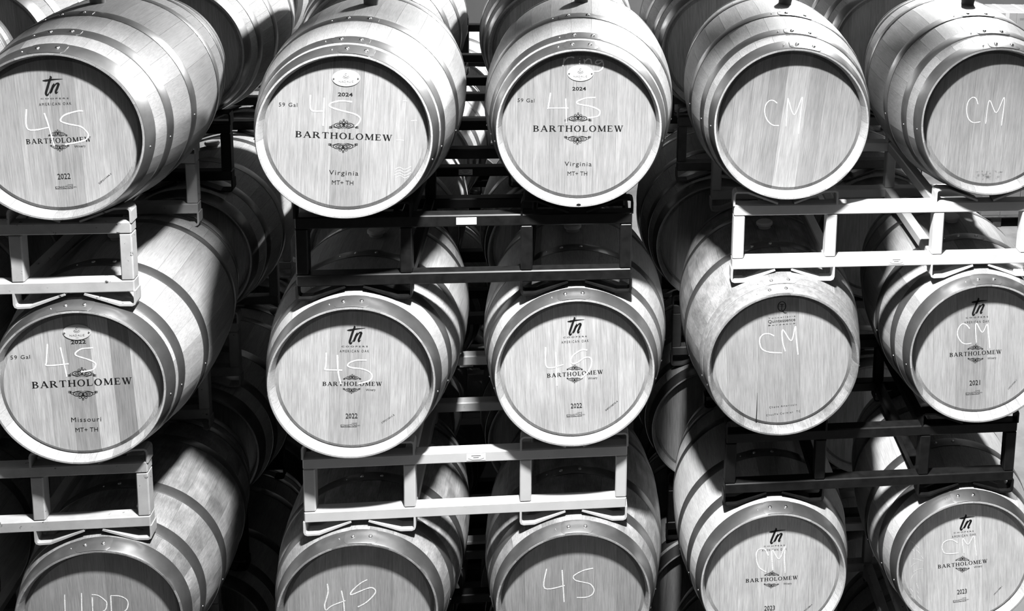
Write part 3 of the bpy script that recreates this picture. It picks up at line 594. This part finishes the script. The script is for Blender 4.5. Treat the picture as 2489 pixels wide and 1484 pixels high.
for st, xs, y in (('A', (-2.098, -1.322), .06), ('B', (-.388, .390), 0), ('C', (1.163, 1.945), .09)):
    for i, x in enumerate(xs):
        barrel('oak barrel in the floor-level row below the frame, %s of the %s stack' % (('left', 'right')[i], {'A': 'left', 'B': 'middle', 'C': 'right'}[st]), (x, y, ZROW[st, '4']), 0, 0, 'tn', .9, .1, None, None, 0, 'cap', 70 + i + ord(st), 'floor-level barrels')

# ------------------------------------------------------------------ racks
RHW, RT, RD0, RD1 = 0.583, 0.043, 0.075, 0.80       # half width, beam height, front and rear frame
def shoe_mesh(flip):
    P = [(.031, -.0035), (.145, -.0475), (.185, -.0485), (.1925, -.045), (.1955, -.037), (.1955, .004)]
    th, wy = .0075, .025; v, f = [], []; n = len(P)
    for i in range(n):
        a, b = P[max(0, i - 1)], P[min(n - 1, i + 1)]; dx, dz = b[0] - a[0], b[1] - a[1]; l = math.hypot(dx, dz); nx, nz = -dz / l * th / 2, dx / l * th / 2
        for s, y in ((1, -wy), (1, wy), (-1, wy), (-1, -wy)): v.append((P[i][0] + s * nx, y, (P[i][1] + s * nz)))
    for i in range(n - 1):
        for j in range(4): f.append((i * 4 + j, i * 4 + (j + 1) % 4, i * 4 + 4 + (j + 1) % 4, i * 4 + 4 + j))
    f += [(0, 1, 2, 3), tuple((n - 1) * 4 + j for j in (3, 2, 1, 0))]
    if flip: v = [(x, y, -z) for x, y, z in v]
    return mesh('cradle_shoe', v, f)
SHOE = {k: shoe_mesh(k) for k in (False, True)}
SHOEM = {}
for k in SHOE:
    m = SHOE[k].copy()
    for q in m.vertices: q.co.x *= -1
    SHOEM[k] = m
_rm = {}
def rm(key, mat):
    k = (key, mat)
    if k not in _rm:
        kind = key[0]
        if kind == 'box': m = box_mesh('rack_tube', *key[1:], 0.004)
        else: m = (SHOE if kind == 'shoe' else SHOEM)[key[1]].copy()
        m.materials.append(M[mat]); _rm[k] = m
    return _rm[k]
def rack(label, xc, y0, zt, zb, mat, floor=False, group=None, sticker=None, detail=1):
    """portable steel rack for two barrels; y0 = front end of the barrels it carries"""
    yc = y0 + (RD0 + RD1 + .05) / 2
    zl = zb if floor else zb - .052
    t = thing('barrel_rack', label, 'rack', (xc, yc, zl), 0, group)
    z0, z1 = zb - zl, zt - zl; ph = (z1 - z0) - 2 * RT
    for y in (RD0 + .025 - (yc - y0), RD1 + .025 - (yc - y0)):
        for z in (z0 + RT / 2, z1 - RT / 2): link('beam', rm(('box', 2 * RHW, .05, RT), mat), None, t, (0, y, z))
        for x in (-RHW + .021, -.209, .209, RHW - .021): link('post', rm(('box', .042, .048, ph), mat), None, t, (x, y, (z0 + z1) / 2))
        for bx in (-.3875, .3875):
            for up in ((True,) if floor else (True, False)):
                link('cradle_shoe', rm(('shoe', up), mat), None, t, (bx, y, z1 if up else z0)); link('cradle_shoe', rm(('shoem', up), mat), None, t, (bx, y, z1 if up else z0))
    for x in (-.209, .209):
        for z in (z0 + RT / 2, z1 - RT / 2): link('runner', rm(('box', .040, RD1 - RD0 - .05, .0425), mat), None, t, (x, 0, z))
    if sticker:
        sx, top, wd, mt, txt = sticker
        z = (z1 if top else z0 + RT) - RT / 2; yf = RD0 - (yc - y0) - .0006
        s = link('sticker', box_mesh('sticker', wd, .001, .026), M[mt], t, (sx, yf, z))
        if txt:
            I = Ink()
            for q, (a, b) in enumerate(((.5, .006), (.3, -.001))): I.bar(-wd * a / 2, b, wd * a / 2, b, .0025)
            I.ribbon([(-wd * .42, -.004), (-wd * .2, -.010), (wd * .2, -.010), (wd * .42, -.004)], .0016)
            link('sticker_print', mesh('sticker_print', [(a, -.0009, b) for a, b in I.v], I.f), M['plateink'], s)
    return t
XC = {'A': -1.7095, 'B': 0.001, 'C': 1.551}
YC = {'A': (.02, .05, .06, .06), 'B': (-.01, 0, .003, 0), 'C': (.10, .085, .09, .09)}
RCOL = {'A': ('cream', 'cream', 'cream', 'black'), 'B': ('black', 'white', 'black', 'cream'), 'C': ('white', 'black', 'cream', 'black')}
RLAB = {'A1': 'cream steel rack with chipped paint under the top-row barrel at the left edge', 'A2': 'worn cream steel rack under the middle-row barrel at the left edge', 'A3': 'cream steel rack low in the left stack, below the frame', 'A4': 'black steel rack on the floor under the left stack',
        'B1': 'black steel rack with blank white sticker under the top row, middle stack', 'B2': 'bright white steel rack with small sticker on its upper beam, middle stack', 'B3': 'black steel rack low in the middle stack, below the frame', 'B4': 'cream steel rack on the floor under the middle stack',
        'C1': 'white steel rack with sticker on its lower beam, right stack, above the monogram barrel', 'C2': 'black steel rack in the right stack above the two 2023 barrels', 'C3': 'cream steel rack low in the right stack, below the frame', 'C4': 'black steel rack on the floor under the right stack'}
STK = {'B1': (0, True, .07, 'sticker', False), 'B2': (.03, True, .068, 'sticker', True), 'C1': (.05, False, .062, 'sticker', True)}
HALF = 0.331
def level(st, r, zrow):
    zt = zrow[r] - HALF
    zb = (zrow[r + 1] + HALF) if r < 3 else FLOOR
    return zt, zb
for st in 'ABC':
    zr = [ZROW[st, q] for q in '1234']
    for r in range(4):
        zt, zb = level(st, r, zr); k = st + str(r + 1)
        rack(RLAB[k], XC[st], YC[st][r], zt, zb, RCOL[st][r], r == 3, 'barrel racks of the front rank', STK.get(k))

# ------------------------------------------------------------------ the ranks behind
ROWN = ('top row', 'middle row', 'bottom row', 'floor-level row')
FRONT = {'A': ('the barrels left of the frame', 'the leftmost column'), 'B': ('the second column', 'the middle column'), 'C': ('the fourth column', 'the rightmost column')}
SHIFT = {2: {'A': .03, 'B': -.10, 'C': -.12}, 3: {'A': .0, 'B': -.06, 'C': -.05}, 4: {'A': .05, 'B': -.02, 'C': .0}}
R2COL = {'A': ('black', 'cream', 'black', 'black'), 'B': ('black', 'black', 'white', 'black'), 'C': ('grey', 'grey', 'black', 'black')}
ORD = {2: 'second', 3: 'third', 4: 'fourth'}
for rank, yb in ((2, 1.10), (3, 2.28), (4, 3.46)):
    for st in 'ABC':
        zr = [ZROW[st, q] for q in '1234']; y = yb + {'A': .03, 'B': 0, 'C': .10}[st] * (1 if rank == 2 else 0)
        for r in range(4):
            if rank == 4 and r == 0: continue
            for ci, dx in enumerate((-.3875, .3875)):  # outer third-rank stacks: top-row barrels are added to block the back lamp
                if rank == 3 and r == 0 and st == 'B': continue   # behind the middle, the stack is one barrel lower with an empty rack on top
                barrel('oak barrel in the %s rank, %s, behind %s' % (ORD[rank], ROWN[r], FRONT[st][ci]),
                       (XC[st] + SHIFT[rank][st] + dx, y, zr[r]), random.uniform(-.01, .01), random.uniform(-.06, .06), random.choice(('tn', 'near', 'even')), random.uniform(.85, 1.05), .08,
                       None, None, 1 if rank == 2 and r < 3 else 0, 'cap' if r else 'tall', 100 * rank + 10 * r + ci + ord(st), 'barrels of the %s rank' % ORD[rank], None, .8)
            zt, zb = level(st, r, zr)
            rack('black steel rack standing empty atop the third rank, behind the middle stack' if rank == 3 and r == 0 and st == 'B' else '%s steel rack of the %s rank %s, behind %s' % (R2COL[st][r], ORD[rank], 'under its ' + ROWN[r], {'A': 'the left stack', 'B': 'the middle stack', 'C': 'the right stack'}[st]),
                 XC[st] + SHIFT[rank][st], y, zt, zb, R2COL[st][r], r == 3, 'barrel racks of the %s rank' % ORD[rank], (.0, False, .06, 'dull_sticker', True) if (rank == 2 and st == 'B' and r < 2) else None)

# ------------------------------------------------------------------ cartons on a pallet to the right
CX = 4.595
CW, CDP, CHT = 0.2, 0.42, 0.35
pal = thing('pallet', 'dark timber pallet under the stacked cartons', 'pallet', (CX + .39, 7.4, FLOOR))
for i in range(6): link('deck_board', rm(('box', .99, .07, .018), 'darkwood'), None, pal, (0, -.2 + i * .08, .111))
for x in (-.34, 0, .34): link('bearer', rm(('box', .09, .44, .1), 'darkwood'), None, pal, (x, 0, .051))
cbody = box_mesh('carton_body', CW - .003, CDP, CHT - .002, .003); cbody.materials.append(M['carton'])
ctape = mesh('tape', [(-.02, -CDP / 2 - .0006, CHT / 2 - .06), (.02, -CDP / 2 - .0006, CHT / 2 - .06), (.02, -CDP / 2 - .0006, CHT / 2 + .0006), (-.02, -CDP / 2 - .0006, CHT / 2 + .0006), (-.02, CDP / 2, CHT / 2 + .0006), (.02, CDP / 2, CHT / 2 + .0006)], [(0, 1, 2, 3), (3, 2, 5, 4)]); ctape.materials.append(M['tape'])
I = Ink(); I.bar(-.07, .118, -.025, .118, .006); I.bar(-.07, .106, -.03, .106, .005); I.bar(-.012, -.02, .012, -.02, .012); I.bar(0, -.032, 0, -.008, .012)
cprint = mesh('carton_print', [(a, -CDP / 2 - .0008, b) for a, b in I.v], I.f); cprint.materials.append(M['plateink'])
for r in range(6):
    for c in range(5):
        o = thing('carton', 'cardboard carton %s, %s column from the left' % (('at the bottom of the stack', 'second from the bottom', 'third from the bottom', 'third from the top', 'second from the top', 'on top of the stack')[r], ('first', 'second', 'third', 'fourth', 'fifth')[c]), 'carton',
                  (CX + c * CW + random.uniform(-.002, .002) - (0.02 if r < 2 else 0), 7.4 + random.uniform(-.004, .004), FLOOR + .1205 + r * CHT), 0, 'cartons on the pallet')
        b = link('carton_body', cbody, None, o, (0, 0, CHT / 2)); link('tape', ctape, None, b); link('carton_print', cprint, None, b)
